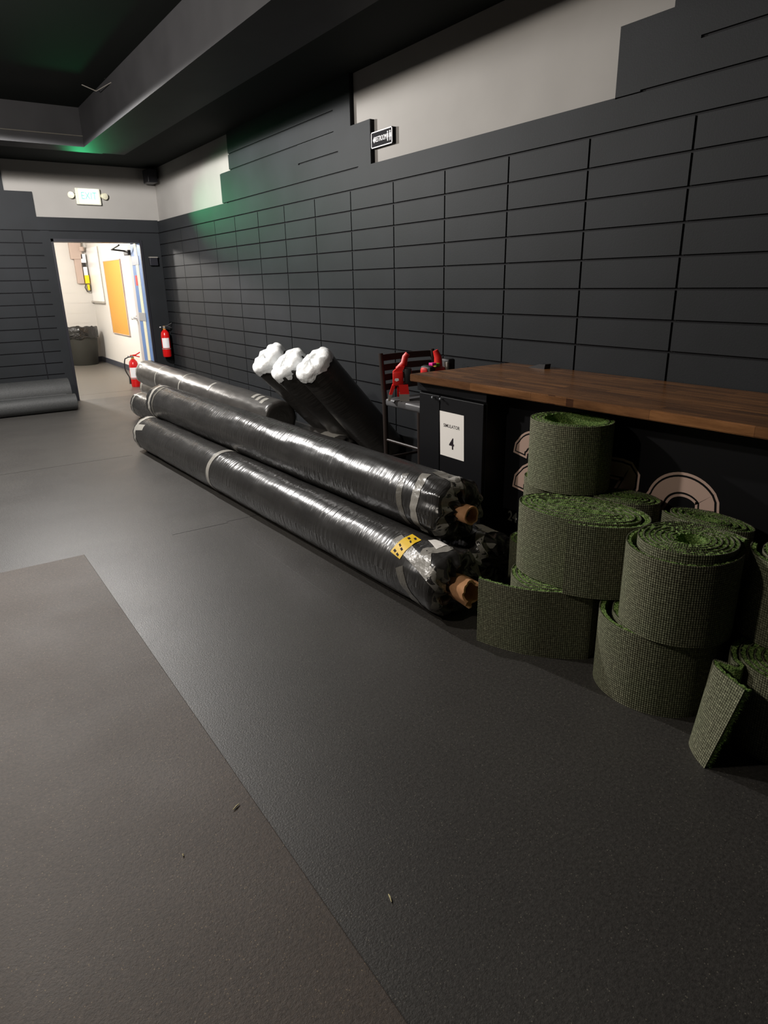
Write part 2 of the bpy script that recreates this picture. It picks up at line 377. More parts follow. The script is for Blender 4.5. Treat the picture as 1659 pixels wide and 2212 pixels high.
# jamb on the hinge side and the open door leaf
jb = MB(); jb.box((DX1-0.005, FY+0.021, 0), (DX1+0.05, FY+0.5, DZ-0.036)); j = struct('trim_7', jb, M['blue'])
b = MB(); b.box((DX1-0.011, FY+0.17, 0), (DX1-0.005, FY+0.30, DZ-0.04)); obj('door_stop', b, M['cream'], j)
for z in (0.30, 1.08, 1.86):
    b = MB(); b.box((DX1-0.014, FY+0.13, z-0.06), (DX1-0.005, FY+0.46, z+0.06), 0.002); obj('hinge', b, M['hinge'], j)
b = MB(); b.box((DX1-0.009, FY+0.33, 1.52), (DX1-0.005, FY+0.42, 1.66)); obj('red_tag', b, M['red'], j)
hinge = Vector((DX1+0.005, FY+0.5, 0)); free = Vector((3.03, 11.5, 0)); dd = (free-hinge).normalized(); dn = Vector((dd.y, -dd.x, 0))
b = MB(); b.prism([hinge+Vector((0, 0, 0.01)), free+Vector((0, 0, 0.01)), free+dn*0.045+Vector((0, 0, 0.01)), hinge+dn*0.045+Vector((0, 0, 0.01))], (0, 0, DZ-0.03))
d1 = struct('door_1', b, M['door_face'])
p = hinge + dd*0.66 + Vector((0, 0, 1.03)); b = MB()
b.tube([p, p-dn*0.07], 0.02); b.tube([p-dn*0.075+dd*0.02, p-dn*0.08-dd*0.14, p-dn*0.06-dd*0.17], [0.02, 0.018, 0.014]); b.lathe(p, [(0.045, 0), (0.045, 0.014)], axis=-dn)
obj('handle', b, M['chrome'], d1, 40)
p = hinge + dd*0.24 + Vector((0, 0, 1.98)); b = MB(); b.box(p-Vector((0.07, 0.12, 0.03)), p+Vector((0.0, 0.12, 0.04)), 0.01)
b.tube([p-Vector((0.06, -0.05, -0.03)), p+Vector((-0.26, 0.02, 0.05)), p+Vector((-0.2, -0.2, 0.1))], 0.013)
obj('door_closer', b, M['tool_black'], d1)

# hall furniture
t = thing('bulletin_board', 'tall orange board on the white hall wall beyond the doorway', 'board', (HX, 13.55, 0.665))
b = MB(); b.box((HX-0.02, 12.95, 0.665), (HX, 14.15, 1.96), 0.003); obj('panel', b, M['orange'], t)
b = MB()
for y in (12.94, 14.145): b.box((HX-0.026, y, 0.655), (HX, y+0.014, 1.97))
for z in (0.652, 1.956): b.box((HX-0.026, 12.94, z), (HX, 14.16, z+0.014))
obj('frame', b, M['taupe'], t)
t = thing('whiteboard', 'whiteboard with a grey tray on the hall wall left of the orange board', 'whiteboard', (HX, 15.0, 1.2))
b = MB(); b.box((HX-0.012, 14.52, 1.23), (HX, 15.54, 2.25)); obj('panel', b, M['whiteboard'], t)
b = MB(); b.box((HX-0.05, 14.50, 1.20), (HX, 15.54, 1.235), 0.004); obj('tray', b, M['grey_metal'], t)
b = MB(); b.box((HX-0.018, 14.50, 1.23), (HX, 14.522, 2.25)); obj('frame', b, M['grey_metal'], t)
t = thing('cable_trunking', 'taupe trunking column high on the back wall of the hall', 'trunking', (3.0, HY, 1.5))
b = MB(); b.box((2.94, HY-0.1, 2.05), (3.16, HY, 2.75), 0.004); b.box((3.0, HY-0.07, 1.58), (3.13, HY, 2.06), 0.004); obj('cover', b, M['taupe'], t)
b = MB(); b.lathe((3.16, HY-0.12, 2.24), [(0.0, -0.05), (0.045, -0.04), (0.05, 0), (0.045, 0.04), (0, 0.05)], caps=False); obj('bell', b, M['taupe'], t, 50)
t = thing('tagged_switch', 'yellow and white tagged switch hanging beside the taupe trunking', 'switch', (3.2, HY-0.1, 1.5))
b = MB(); b.box((3.13, HY-0.1, 1.98), (3.22, HY-0.02, 2.15), 0.006); b.box((3.15, HY-0.09, 1.72), (3.22, HY-0.02, 1.9), 0.006); obj('box', b, M['sign_white'], t)
b = MB(); b.box((3.15, HY-0.1, 1.58), (3.23, HY-0.02, 1.74), 0.006); b.box((3.18, HY-0.08, 1.45), (3.22, HY-0.03, 1.56), 0.006); obj('yellow_tag', b, M['yellow'], t)
b = MB(); b.box((3.17, HY-0.07, 1.88), (3.21, HY-0.02, 2.0)); obj('connector', b, M['tool_black'], t)
b = MB(); b.tube([(3.16, HY-0.05, 1.58), (3.13, HY-0.06, 1.5), (3.16, HY-0.06, 1.42), (3.22, HY-0.06, 1.42), (3.24, HY-0.06, 1.55)], 0.01); obj('cord', b, M['tool_black'], t)
t = thing('trash_can', 'round dark trash can with a black bag over its rim in the hall', 'trash can', (2.83, 15.12, 0))
b = MB(); b.lathe((2.83, 15.12, 0), [(0.0, 0), (0.25, 0), (0.262, 0.02), (0.31, 0.62), (0.3, 0.62)], 36, caps=False); obj('body', b, M['bin'], t, 40)
b = MB(); n = 48; rings = []
prof = [(0.295, 0.56), (0.325, 0.54), (0.33, 0.66), (0.325, 0.735), (0.30, 0.75), (0.26, 0.70), (0.15, 0.62), (0.0, 0.60)]
for q, (r, z) in enumerate(prof):
    rings.append([b.bm.verts.new((2.83+r*math.cos(2*PI*k/n)*(1+0.02*math.sin(7*k)), 15.12+r*math.sin(2*PI*k/n)*(1+0.02*math.sin(5*k+1)), z+(0.035*noise.noise(Vector((k*0.5, q*0.7, 1.3))) if q != 3 else 0.015*math.sin(k*1.1)))) for k in range(n)])
for q in range(len(prof)-1):
    for k in range(n): b.bm.faces.new((rings[q][k], rings[q][(k+1) % n], rings[q+1][(k+1) % n], rings[q+1][k]))
obj('bag', b, M['bag'], t, 60)

# ------------------------------------------------------------------ fire extinguishers
def extinguisher(x, y, z, s, label, face, bracket=None, hose=True, hc=0):
    t = thing('fire_extinguisher', label, 'fire extinguisher', (x, y, z), 'red fire extinguishers by the doorway')
    R = 0.062*s
    b = MB(); b.lathe((x, y, z), [(0.0, 0), (R*0.9, 0), (R, 0.012*s), (R, 0.30*s), (R*0.88, 0.345*s), (R*0.5, 0.375*s), (R*0.32, 0.385*s), (0, 0.385*s)], 28, caps=False); obj('cylinder', b, M['red_metal'], t, 45)
    a0 = math.atan2(face[1], face[0])
    b = MB(); pa, pb = [], []
    for k in range(13):
        a = a0 - 0.85 + 1.7*k/12; cx, cy = math.cos(a)*(R+0.0012), math.sin(a)*(R+0.0012)
        pa.append((x+cx, y+cy, z+0.13*s)); pb.append((x+cx, y+cy, z+0.27*s))
    b.strip(pa, pb); obj('label', b, M['sign_white'], t)
    b = MB(); b.lathe((x, y, z+0.385*s), [(0.02*s, 0), (0.02*s, 0.03*s), (0.014*s, 0.035*s), (0.014*s, 0.055*s)], 14); obj('valve', b, M['orange'], t, 40)
    fx, fy = face; px_, py_ = -fy, fx
    b = MB(); b.tube([(x-px_*0.03*s, y-py_*0.03*s, z+0.43*s), (x+px_*0.05*s, y+py_*0.05*s, z+0.44*s), (x+px_*0.11*s, y+py_*0.11*s, z+0.475*s)], 0.009*s); b.tube([(x, y, z+0.435*s), (x+px_*0.05*s, y+py_*0.05*s, z+0.425*s), (x+px_*0.10*s, y+py_*0.10*s, z+0.41*s)], 0.008*s); obj('lever', b, M['red_metal'] if hose else M['tool_black'], t, 40)
    b = MB(); b.lathe((x+fx*0.016*s, y+fy*0.016*s, z+0.42*s), [(0.016*s, 0), (0.016*s, 0.012*s)], 14, axis=(fx, fy, 0)); obj('gauge', b, M['chrome'], t, 40)
    b = MB(); b.lathe((x-px_*0.045*s, y-py_*0.045*s, z+0.42*s), [(0.013*s, 0), (0.013*s, 0.02*s)], 12, axis=(-px_, -py_, 0)); obj('fitting', b, M['chrome'], t, 40)
    if hose:
        hd = (-px_, -py_); b = MB(); pts = []
        for k in range(13):
            u = k/12; out = 0.085*s*math.sin(PI*min(1, u*1.25))*0.6 + 0.07*s*(1 if u > 0.15 else u/0.15)
            pts.append((x+hd[0]*out+fx*0.02, y+hd[1]*out+fy*0.02, z+(0.42 - 0.36*u + 0.03*math.sin(PI*min(1, u*3)))*s))
        b.tube(pts, 0.0085*s); obj('hose', b, M['hose'], t, 60)
        b = MB(); b.tube([pts[-3], Vector(pts[-1])-Vector((0, 0, 0.02))], [0.011*s, 0.015*s]); obj('nozzle', b, M['hose'], t, 60)
    b = MB(); b.lathe((x, y, z+0.11*s), [(R+0.002, 0), (R+0.002, 0.012*s)], 28, caps=False); obj('strap', b, M['grey_metal'], t, 40)
    return t
extinguisher(3.045, 10.14, 0.52, 1.0, 'red fire extinguisher hanging on the black wall right of the doorway', (-0.35, -0.93), hose=False)
extinguisher(2.78, 11.1, 0.0, 1.12, 'red fire extinguisher with a black hose standing on the floor in the doorway', (-0.5, -0.86))
t = thing('wall_box', 'small dark box on the black wall above the hanging fire extinguisher', 'wall box', (3.03, FY, 1.8))
b = MB(); b.box((2.975, FY-0.05, 1.785), (3.085, FY, 1.89), 0.003); obj('case', b, M['black_frame'], t)
b = MB(); b.box((2.972, FY-0.055, 1.888), (3.088, FY, 1.9)); obj('lid', b, M['grey_metal'], t)
b = MB(); b.box((3.02, 9.98, 2.83), (3.15, 10.2, 3.0), 0.01); sp = thing('corner_speaker', 'small dark speaker in the ceiling corner above the grey wall band', 'speaker', (3.08, 10.1, 2.9)); obj('case', b, M['black_frame'], sp)
b = MB(); b.box((3.145, 10.1, 2.9), (3.2, 10.18, 2.96)); obj('bracket', b, M['tool_black'], sp)

# ------------------------------------------------------------------ exit sign
ey = FY+0.04
t = thing('exit_sign', 'lit white exit sign on the grey wall band above the doorway', 'sign', (2.28, ey, 2.64))
b = MB(); b.box((2.125, ey-0.06, 2.545), (2.435, ey, 2.745), 0.008); obj('housing', b, M['exit_body'], t)
b = MB(); b.box((2.165, ey-0.064, 2.562), (2.41, ey-0.055, 2.735), 0.002); fc = obj('lit_face', b, M['exit_face'], t)
mb = place(text_mesh('EXIT', 0.125, 0.001, 0.78), (2.287, ey-0.0655, 2.648), (1, 0, 0), (0, 0, 1)); obj('lettering', mb, M['exit_text'], fc)
for x, sx in ((2.085, -1), (2.475, 1)):
    b = MB(); b.lathe((x, ey-0.02, 2.662), [(0.0, -0.02), (0.03, -0.02), (0.042, 0.03), (0.04, 0.055), (0.0, 0.06)], 20, axis=(0.35*sx, -0.9, -0.15), caps=False); b.tube([(x-0.05*sx, ey-0.03, 2.66), (x, ey-0.03, 2.66)], 0.01); obj('lamp_head', b, M['exit_head'], t, 45)

# ------------------------------------------------------------------ restroom sign
t = thing('restroom_sign', 'small black restroom sign with white frame on the grey wall strip', 'sign', (RX+0.04, 4.62, 2.52))
sx0, sx1, sz0, sz1, xf = 4.49, 4.765, 2.47, 2.578, RX+0.008
b = MB(); b.box((xf, sx0, sz0), (RX+0.04, sx1, sz1), 0.002); obj('panel', b, M['sign_black'], t)
b = MB()
b.box((xf-0.003, sx0, sz0), (xf+0.002, sx1, sz0+0.006)); b.box((xf-0.003, sx0, sz1-0.006), (xf+0.002, sx1, sz1)); b.box((xf-0.003, sx0, sz0), (xf+0.002, sx0+0.006, sz1)); b.box((xf-0.003, sx1-0.006, sz0), (xf+0.002, sx1, sz1)); obj('frame', b, M['sign_white'], t)
mb = place(text_mesh('RESTROOM', 0.05, 0.0008, 0.60), (xf-0.001, 4.640, 2.523), (0, -1, 0), (0, 0, 1)); obj('lettering', mb, M['sign_white'], t)
b = MB(); y = 4.742; b.prism([(xf-0.002, y, 2.523), (xf-0.002, y-0.018, 2.545), (xf-0.002, y-0.018, 2.53), (xf-0.002, y-0.03, 2.53), (xf-0.002, y-0.03, 2.516), (xf-0.002, y-0.018, 2.516), (xf-0.002, y-0.018, 2.501)], (0.002, 0, 0)); obj('arrow', b, M['sign_white'], t)
b = MB()
for y, w in ((4.548, 0.0), (4.515, 0.004)):
    b.lathe((xf-0.002, y, 2.552), [(0.006, 0), (0.006, 0.002)], 12, axis=(1, 0, 0))
    b.prism([(xf-0.002, y-0.008, 2.543), (xf-0.002, y+0.008, 2.543), (xf-0.002, y+0.008+w, 2.515), (xf-0.002, y+0.004, 2.515), (xf-0.002, y+0.004, 2.493), (xf-0.002, y-0.004, 2.493), (xf-0.002, y-0.004, 2.515), (xf-0.002, y-0.008-w, 2.515)], (0.002, 0, 0))
b.box((xf-0.002, 4.5265, 2.49), (xf, 4.528, 2.56)); obj('pictogram', b, M['sign_white'], t)

# ------------------------------------------------------------------ floor mat and scraps
b = MB(); b.box((-3.2, -2.6, 0), (0.585, 4.072, 0.009), 0.003)
o = obj('rubber_mat', b, M['rubber_mat'], base=(-1.3, 0.7, 0)); tag(o, 'wide brownish rubber mat lying along the left side of the floor', 'mat')
for i, (p, q, lab) in enumerate((((0.736, 1.104, 0.003), (0.729, 1.080, 0.003), 'pale straw scrap lying on the dark floor right of the mat edge'), ((0.515, 1.612, 0.012), (0.541, 1.625, 0.012), 'thin yellowish scrap lying on the mat near its long edge'), ((0.334, 1.529, 0.0115), (0.335, 1.538, 0.0115), 'tiny pale speck lying in the middle of the brownish mat'))):
    b = MB(); b.tube([p, (Vector(p)+Vector(q))/2+Vector((0.001, 0.001, 0.001)), q], [0.0012, 0.0024, 0.001], 6); o = obj('straw_scrap', b, M['straw'], base=p); tag(o, lab, 'scrap')

# ------------------------------------------------------------------ rolls
class Roll:
    def __init__(s, p0, p1, r, seed, crumple=(0.012, 0.010), body=0.003, core=0.04):
        s.p0, s.p1, s.r, s.seed, s.cr, s.bd, s.core = Vector(p0), Vector(p1), r, seed, crumple, body, core
        s.ax = (s.p1-s.p0); s.Lr = s.ax.length; s.ax.normalize()
        side = s.ax.cross(Vector((0, 0, 1))).normalized(); s.e1 = -side if side.x > 0 else side      # towards -X
        s.e2 = (Vector((0, 0, 1)) - s.ax*s.ax.z).normalized(); s.f = min(0.045, r*0.3); s.capw = r - core - s.f; s.arc = s.f*PI/2
        s.L = 2*(s.capw+s.arc) + s.Lr - 2*s.f
    def prof(s, T):
        body = s.Lr - 2*s.f
        a, b_ = s.capw, s.capw+s.arc
        if T < a: return s.core+T, 0.0
        if T < b_:
            q = (T-a)/s.f; return s.r - s.f + s.f*math.sin(q), s.f - s.f*math.cos(q)
        if T < b_+body: return s.r, s.f + T - b_
        T2 = s.L - T; rr, z = s.prof(T2); return rr, s.Lr - z
    def near(s, T): return T - s.capw - s.arc
    def pt(s, th, T, off=0.0):
        rr, z = s.prof(T); u = math.cos(th)*s.e1 + math.sin(th)*s.e2
        a = s.capw+s.arc; dn = T - a; df = s.L - a - T
        amp = s.bd; ax = 0.0
        for dist, cr, sg in ((dn, s.cr[0], -1), (df, s.cr[1], 1)):
            k = max(0.0, min(1.0, 1 - dist/0.22)) if dist > 0 else 1.0
            amp += cr*k
            if dist < 0.0 and cr > 0.003:
                q = min(1, -dist/s.arc)
                ax += sg*q*cr*1.5*(noise.noise(Vector((math.cos(th)*3.1, math.sin(th)*3.1, rr*14+s.seed)))*1.0 + 0.6*math.sin(th*9+6*noise.noise(Vector((rr*9, s.seed, 0.2)))))
        nv = Vector((math.cos(th)*2.2, math.sin(th)*2.2, T*3.2+s.seed*7.3))
        d = amp*(noise.noise(nv) + 0.5*noise.noise(nv*2.7))
        fl_ = 0.0
        return s.p0 + s.ax*(z+ax + (off if False else 0)) + u*(rr+d) + s.nrm(th, T)*off
    def nrm(s, th, T):
        u = math.cos(th)*s.e1 + math.sin(th)*s.e2; a = s.capw; b_ = a+s.arc
        if T < a: return -s.ax
        if T < b_:
            q = (T-a)/s.f; return u*math.sin(q) - s.ax*math.cos(q)
        if T > s.L-a: return s.ax
        if T > s.L-b_:
            q = (s.L-T-a)/s.f; return u*math.sin(q) + s.ax*math.cos(q)
        return u
    def mesh(s, nth=72, step=0.02):
        b = MB(); Ts = []; T = 0.0; end = s.capw+s.arc+0.22
        while T < s.L:
            Ts.append(T); T += 0.009 if (T < end or T > s.L-end) else step
        Ts.append(s.L)
        rings = [[b.bm.verts.new(s.pt(2*PI*k/nth, T)) for k in range(nth)] for T in Ts]
        for i in range(len(Ts)-1):
            for k in range(nth):
                f = b.bm.faces.new((rings[i][k], rings[i][(k+1) % nth], rings[i+1][(k+1) % nth], rings[i+1][k]))
                cu = 2*PI*s.r/nth
                for l, (kk, TT) in zip(f.loops, ((k, Ts[i]), (k+1, Ts[i]), (k+1, Ts[i+1]), (k, Ts[i+1]))): l[b.uv].uv = (kk*cu+s.seed, TT+s.seed)
        b.bm.faces.new(rings[0][::-1]); b.bm.faces.new(rings[-1])
        return b
    def tape(s, path, width, off=0.0018, n=40):
        """path: list of (theta_deg, T) control points; ribbon laid on the surface"""
        b = MB(); pts = []
        for i in range(n+1):
            q = i/n*(len(path)-1); k = min(int(q), len(path)-2); f = q-k
            pts.append((math.radians(path[k][0]*(1-f)+path[k+1][0]*f), path[k][1]*(1-f)+path[k+1][1]*f))
        A, B_ = [], []
        for i, (th, T) in enumerate(pts):
            t0, t1 = pts[max(i-1, 0)], pts[min(i+1, n)]
            rr = max(s.prof(T)[0], 0.03); du, dv = (t1[0]-t0[0])*rr, t1[1]-t0[1]; l = math.hypot(du, dv) or 1
            nx, ny = -dv/l*width/2, du/l*width/2
            A.append(s.pt(th+nx/rr, T+ny, off)); B_.append(s.pt(th-nx/rr, T-ny, off))
        mid = [s.pt(th, T, off) for th, T in pts]
        b.strip(A, mid); b.strip(mid, B_)
        bmesh.ops.remove_doubles(b.bm, verts=b.bm.verts, dist=0.0002)
        return b
def core_tube(rl, out, r, seed, deform=0.0):
    b = MB(); n = 32; prof = [(r, 0.05), (r, -out*0.5), (r, -out), (r*0.82, -out), (r*0.8, 0.02)]; rings = []
    for q, (rr, z) in enumerate(prof):
        row = []
        for k in range(n):
            th = 2*PI*k/n; dd = deform*(1 if q in (1, 2, 3) else 0)*noise.noise(Vector((math.cos(th)*1.6, math.sin(th)*1.6, seed)))*(1.6 if q > 1 else 0.6)
            zz = z - (deform*1.6*noise.noise(Vector((math.cos(th)*2.1, math.sin(th)*2.1, seed+4))) if q in (2, 3) else 0)
            row.append(b.bm.verts.new(rl.p0 + rl.ax*zz + (rr+dd)*(math.cos(th)*rl.e1 + math.sin(th)*rl.e2)))
        rings.append(row)
    for q in range(len(prof)-1):
        for k in range(n): b.bm.faces.new((rings[q][k], rings[q][(k+1) % n], rings[q+1][(k+1) % n], rings[q+1][k]))
    return b
RG = 'long black wrapped turf rolls'
def make_roll(label, rl, m, group=RG, tapes=(), core=None, name='wrapped_roll'):
    mid = (rl.p0+rl.p1)/2
    t = thing(name, label, 'roll', (mid.x, mid.y, mid.z-rl.r), group)
    obj('wrapper', rl.mesh(), m, t, 55)
    for path, wd, mm in tapes: obj('tape', rl.tape(path, wd), M[mm], t, 60)
    if core: obj('cardboard_core', core_tube(rl, *core), M['card'], t, 50)
    return t
R1 = Roll((1.872, 2.17, 0.163), (1.715, 6.62, 0.160), 0.163, 1.0, (0.016, 0.008), 0.003, 0.055)
cw = R1.capw + R1.arc
t1 = make_roll('wrapped roll nearest the camera with a yellow label at its end', R1, M['wrap'], tapes=[
    ([(-60, cw+2.55), (60, cw+2.55), (200, cw+2.55)], 0.055, 'tape'),
    ([(-70, R1.L-cw-0.05), (60, R1.L-cw-0.05), (190, R1.L-cw-0.05)], 0.05, 'tape'),
    ([(30, R1.L-cw-0.02), (42, R1.L-cw-0.22)], 0.06, 'tape'),
    ([(64, cw+0.33), (30, cw-0.02), (5, cw-0.10)], 0.06, 'tape'),
    ([(20, cw+0.20), (-20, cw+0.13), (-50, cw+0.06), (-75, cw-0.02)], 0.055, 'tape_dim'),
    ([(100, cw+0.02), (65, cw+0.10), (40, cw+0.03)], 0.055, 'tape'),
    ([(-60, cw+0.0), (-20, cw-0.06), (20, cw-0.085), (50, cw-0.05)], 0.05, 'tape_dim'),
    ([(120, cw-0.02), (150, cw-0.06), (200, cw-0.02)], 0.05, 'tape_dim')], core=(0.10, 0.062, 3.3, 0.016))
lab = R1.tape([(84, cw+0.235), (58, cw+0.245), (34, cw+0.255)], 0.085, 0.003); yl = obj('yellow_label', lab, M['yellow'], t1, 60); yl['label'] = 'yellow paper label'
b = None
for k, (th, T, ln) in enumerate(((80, 0.225, 7), (75, 0.255, 8), (69, 0.225, 5), (55, 0.262, 6), (50, 0.235, 7), (43, 0.27, 8), (39, 0.24, 7))):
    q = R1.tape([(th, cw+T), (th-ln*0.5, cw+T+0.004)], 0.02, 0.0038, 6)
    if b is None: b = q
    else:
        me = bpy.data.meshes.new('x'); q.bm.to_mesh(me); b.bm.from_mesh(me); q.bm.free(); bpy.data.meshes.remove(me)
obj('lettering', b, M['ink'], yl)
wl = R1.tape([(106, cw+0.10), (84, cw+0.12)], 0.10, 0.003, 14); obj('white_label', wl, M['white'], t1, 60)['label'] = 'white paper label'
R2 = Roll((2.06, 2.37, 0.434), (1.895, 6.72, 0.434), 0.163, 2.0, (0.018, 0.008), 0.004, 0.042)
cw = R2.capw + R2.arc
make_roll('black wrapped roll stacked on top of two others, cardboard core showing at its near end', R2, M['wrap'], tapes=[
    ([(-60, R2.L-cw-0.08), (60, R2.L-cw-0.10), (190, R2.L-cw-0.08)], 0.05, 'tape'),
    ([(-60, R2.L-cw-0.18), (60, R2.L-cw-0.20), (190, R2.L-cw-0.18)], 0.03, 'tape_dim'),
    ([(75, cw+0.17), (30, cw+0.13), (-10, cw+0.12), (-55, cw+0.10)], 0.055, 'tape'),
    ([(60, cw+0.29), (10, cw+0.25), (-40, cw+0.20)], 0.045, 'tape_dim'),
    ([(-40, cw+0.04), (-30, cw-0.06), (20, cw-0.085), (75, cw-0.06), (95, cw+0.03)], 0.055, 'tape'),
    ([(95, cw+0.16), (85, cw+0.02), (80, cw-0.07)], 0.055, 'tape_dim'),
    ([(150, cw+0.03), (165, cw-0.05), (200, cw-0.07)], 0.05, 'tape_dim')], core=(0.075, 0.046, 5.1, 0.004))
R4 = Roll((2.232, 2.29, 0.152), (2.145, 8.42, 0.152), 0.152, 3.0, (0.02, 0.008), 0.003, 0.03)
cw = R4.capw + R4.arc
t4 = make_roll('black wrapped roll beneath the stacked one, crumpled silvery end beside the turf coils', R4, M['wrap'], tapes=[
    ([(-60, R4.L-cw-0.06), (60, R4.L-cw-0.06), (190, R4.L-cw-0.06)], 0.035, 'tape'),
    ([(130, cw+0.10), (90, cw+0.06), (60, cw+0.0), (40, cw-0.06)], 0.05, 'tape'),
    ([(10, cw+0.05), (20, cw-0.05), (70, cw-0.09)], 0.05, 'tape')])
obj('white_label', R4.tape([(118, cw+0.05), (86, cw+0.07)], 0.12, 0.003, 14), M['white'], t4, 60)['label'] = 'white paper label'
R5 = Roll((2.74, 4.64, 0.163), (2.625, 9.72, 0.158), 0.158, 4.0, (0.010, 0.008), 0.003, 0.02)
cw = R5.capw + R5.arc
make_roll('black wrapped roll on the floor at the back with silver tape at its near end', R5, M['wrap_dull'], tapes=[
    ([(-40, R5.L-cw-0.06), (60, R5.L-cw-0.06), (190, R5.L-cw-0.06)], 0.045, 'tape'),
    ([(-20, cw+0.10), (60, cw+0.11), (150, cw+0.10)], 0.20, 'tape'),
    ([(60, cw+1.35), (90, cw+1.32)], 0.03, 'tape')])
R6 = Roll((2.465, 5.2, 0.412), (2.455, 9.18, 0.435), 0.160, 5.0, (0.002, 0.008), 0.004, 0.02)
cw = R6.capw + R6.arc
make_roll('black wrapped roll stacked at the back by the foil-capped rolls, banded with thin tape rings', R6, M['wrap_dull'], tapes=[
    ([(-50, R6.L-cw-0.02), (60, R6.L-cw-0.02), (190, R6.L-cw-0.02)], 0.05, 'tape'),
    ([(-50, R6.L-cw-0.85), (60, R6.L-cw-0.85), (150, R6.L-cw-0.85)], 0.03, 'tape'),
    ([(-50, R6.L-cw-1.72), (60, R6.L-cw-1.72), (150, R6.L-cw-1.72)], 0.03, 'tape'),
    ([(35, R6.L-cw-2.55), (80, R6.L-cw-2.55)], 0.045, 'tape')] + [([(92-5*k, cw+0.36-0.11*k), (62-5*k, cw+0.36-0.11*k)], 0.06, 'tape') for k in range(3)])
# three leaning foil-ended rolls
FG = 'leaning rolls with foil caps'
for k, (lo, hi, lab) in enumerate((((3.06, 5.12, 0.19), (2.36, 5.20, 0.955), 'leftmost foil-capped roll leaning across the long rolls'), ((3.06, 4.80, 0.19), (2.36, 4.84, 0.935), 'middle foil-capped roll leaning between two other foil-capped rolls'), ((3.07, 4.45, 0.18), (2.41, 4.50, 0.965), 'rightmost foil-capped roll leaning toward the chair and counter'))):
    rl = Roll(hi, lo, 0.152, 11.0+k, (0.004, 0.004), 0.003, 0.01)
    mid = (rl.p0+rl.p1)/2
    t = thing('foil_capped_roll', lab, 'roll', (lo[0], lo[1], 0.0), FG)
    obj('wrapper', rl.mesh(60, 0.02), M['wrap_dull'], t, 55)
    cap = Roll(rl.p0 - rl.ax*0.012, rl.p0 + rl.ax*0.30, 0.158, 21.0+k, (0.007, 0.0), 0.004, 0.004)
    b = MB(); nth = 72; Ts = [i*0.008 for i in range(int((cap.capw+cap.arc+0.05)/0.008))]
    rings = []
    for T in Ts: rings.append([b.bm.verts.new(cap.pt(2*PI*q/nth, T + (0.022*noise.noise(Vector((q*0.45, k*3.1, 0.7)))+0.008*math.sin(q*0.5+k))*(1 if T > Ts[-1]-0.02 else 0))) for q in range(nth)])
    for i in range(len(Ts)-1):
        for q in range(nth): b.bm.faces.new((rings[i][q], rings[i][(q+1) % nth], rings[i+1][(q+1) % nth], rings[i+1][q]))
    b.bm.faces.new(rings[0][::-1])
    obj('foil_cap', b, M['foil'], t, 25)['label'] = 'crumpled silver foil cap'
# two rubber flooring rolls at the far left
for y, r, x1, lab in ((9.47, 0.112, 1.585, 'front grey rubber flooring roll lying by the far wall, left of the doorway'), (9.93, 0.19, 1.60, 'thicker grey rubber flooring roll lying behind another against the far wall')):
    t = thing('rubber_roll', lab, 'roll', (0.4, y, 0), 'rubber flooring rolls by the far wall')
    b = MB(); n = 220; turns = 4 if r < 0.15 else 6; out, inn = [], []
    for i in range(n+1):
        u = i/n; th = -PI*0.15 + 2*PI*turns*u; rr = r*(0.28+0.72*u); tt = r*0.72/turns*0.8
        out.append((math.cos(th)*rr, math.sin(th)*rr)); inn.append((math.cos(th)*(rr-tt), math.sin(th)*(rr-tt)))
    poly = out + inn[::-1]; vs0 = [b.bm.verts.new((x1, y+p[0], r+p[1])) for p in poly]; vs1 = [b.bm.verts.new((-1.6, y+p[0], r+p[1])) for p in poly]; m_ = len(poly)
    for i in range(m_): b.bm.faces.new((vs0[i], vs0[(i+1) % m_], vs1[(i+1) % m_], vs1[i]))
    for vs in (vs0, vs1):
        for i in range(n): b.bm.faces.new((vs[i], vs[i+1], vs[m_-2-i], vs[m_-1-i]))
    obj('coil', b, M['rubber_roll'], t, 35)
    if r > 0.15:
        b = MB(); b.prism([(1.5, y-r*0.9, 0.17), (1.5, y-r*1.02-0.16, 0.205), (1.5, y-r*1.02-0.17, 0.195), (1.5, y-r*0.9, 0.155)], (-3.0, 0, 0)); obj('loose_flap', b, M['rubber_roll'], t)

# ------------------------------------------------------------------ bar counter
CT, CB, CYL, CYR, PX, FX = 1.005, 0.963, 3.175, -0.4, 2.555, 2.395
t = thing('bar_counter', 'long black bar counter with a stained wooden top at the right', 'counter', (2.7, 1.2, 0))
b = MB(); b.prism([(2.342, CYL, CB), (2.475, CYR, CB), (3.152, CYR, CB), (3.152, CYL, CB)], (0, 0, CT-CB))
bmesh.ops.bevel(b.bm, geom=b.bm.edges[:], offset=0.004, segments=2, affect='EDGES')
top = obj('wooden_top', b, M['wood'], t, 40); top['label'] = 'glossy stained wooden top'
b = MB(); b.box((PX, CYR, 0.0), (PX+0.04, 2.585, CB)); pn = obj('front_panel', b, M['black_paint'], t)
b = MB(); b.box((FX+0.02, 2.59, 0.0), (3.10, 3.155, CB-0.045), 0.003); b.box((FX, 2.575, CB-0.055), (3.11, 3.172, CB), 0.004); cab = obj('cabinet', b, M['black_paint'], t)
for y0, y1 in ((2.595, 2.957), (2.963, 3.15)):
    b = MB(); b.box((FX, y0, 0.04), (FX+0.021, y1, CB-0.066), 0.003); dr = obj('door', b, M['black_paint'], t)
    yk = 2.937 if y0 < 2.8 else 3.008
    b = MB(); b.lathe((FX, yk, 0.885), [(0.004, 0), (0.004, 0.012), (0.0075, 0.014), (0.006, 0.02), (0, 0.022)], 14, axis=(-1, 0, 0), caps=False); obj('knob', b, M['hinge'], dr, 40)
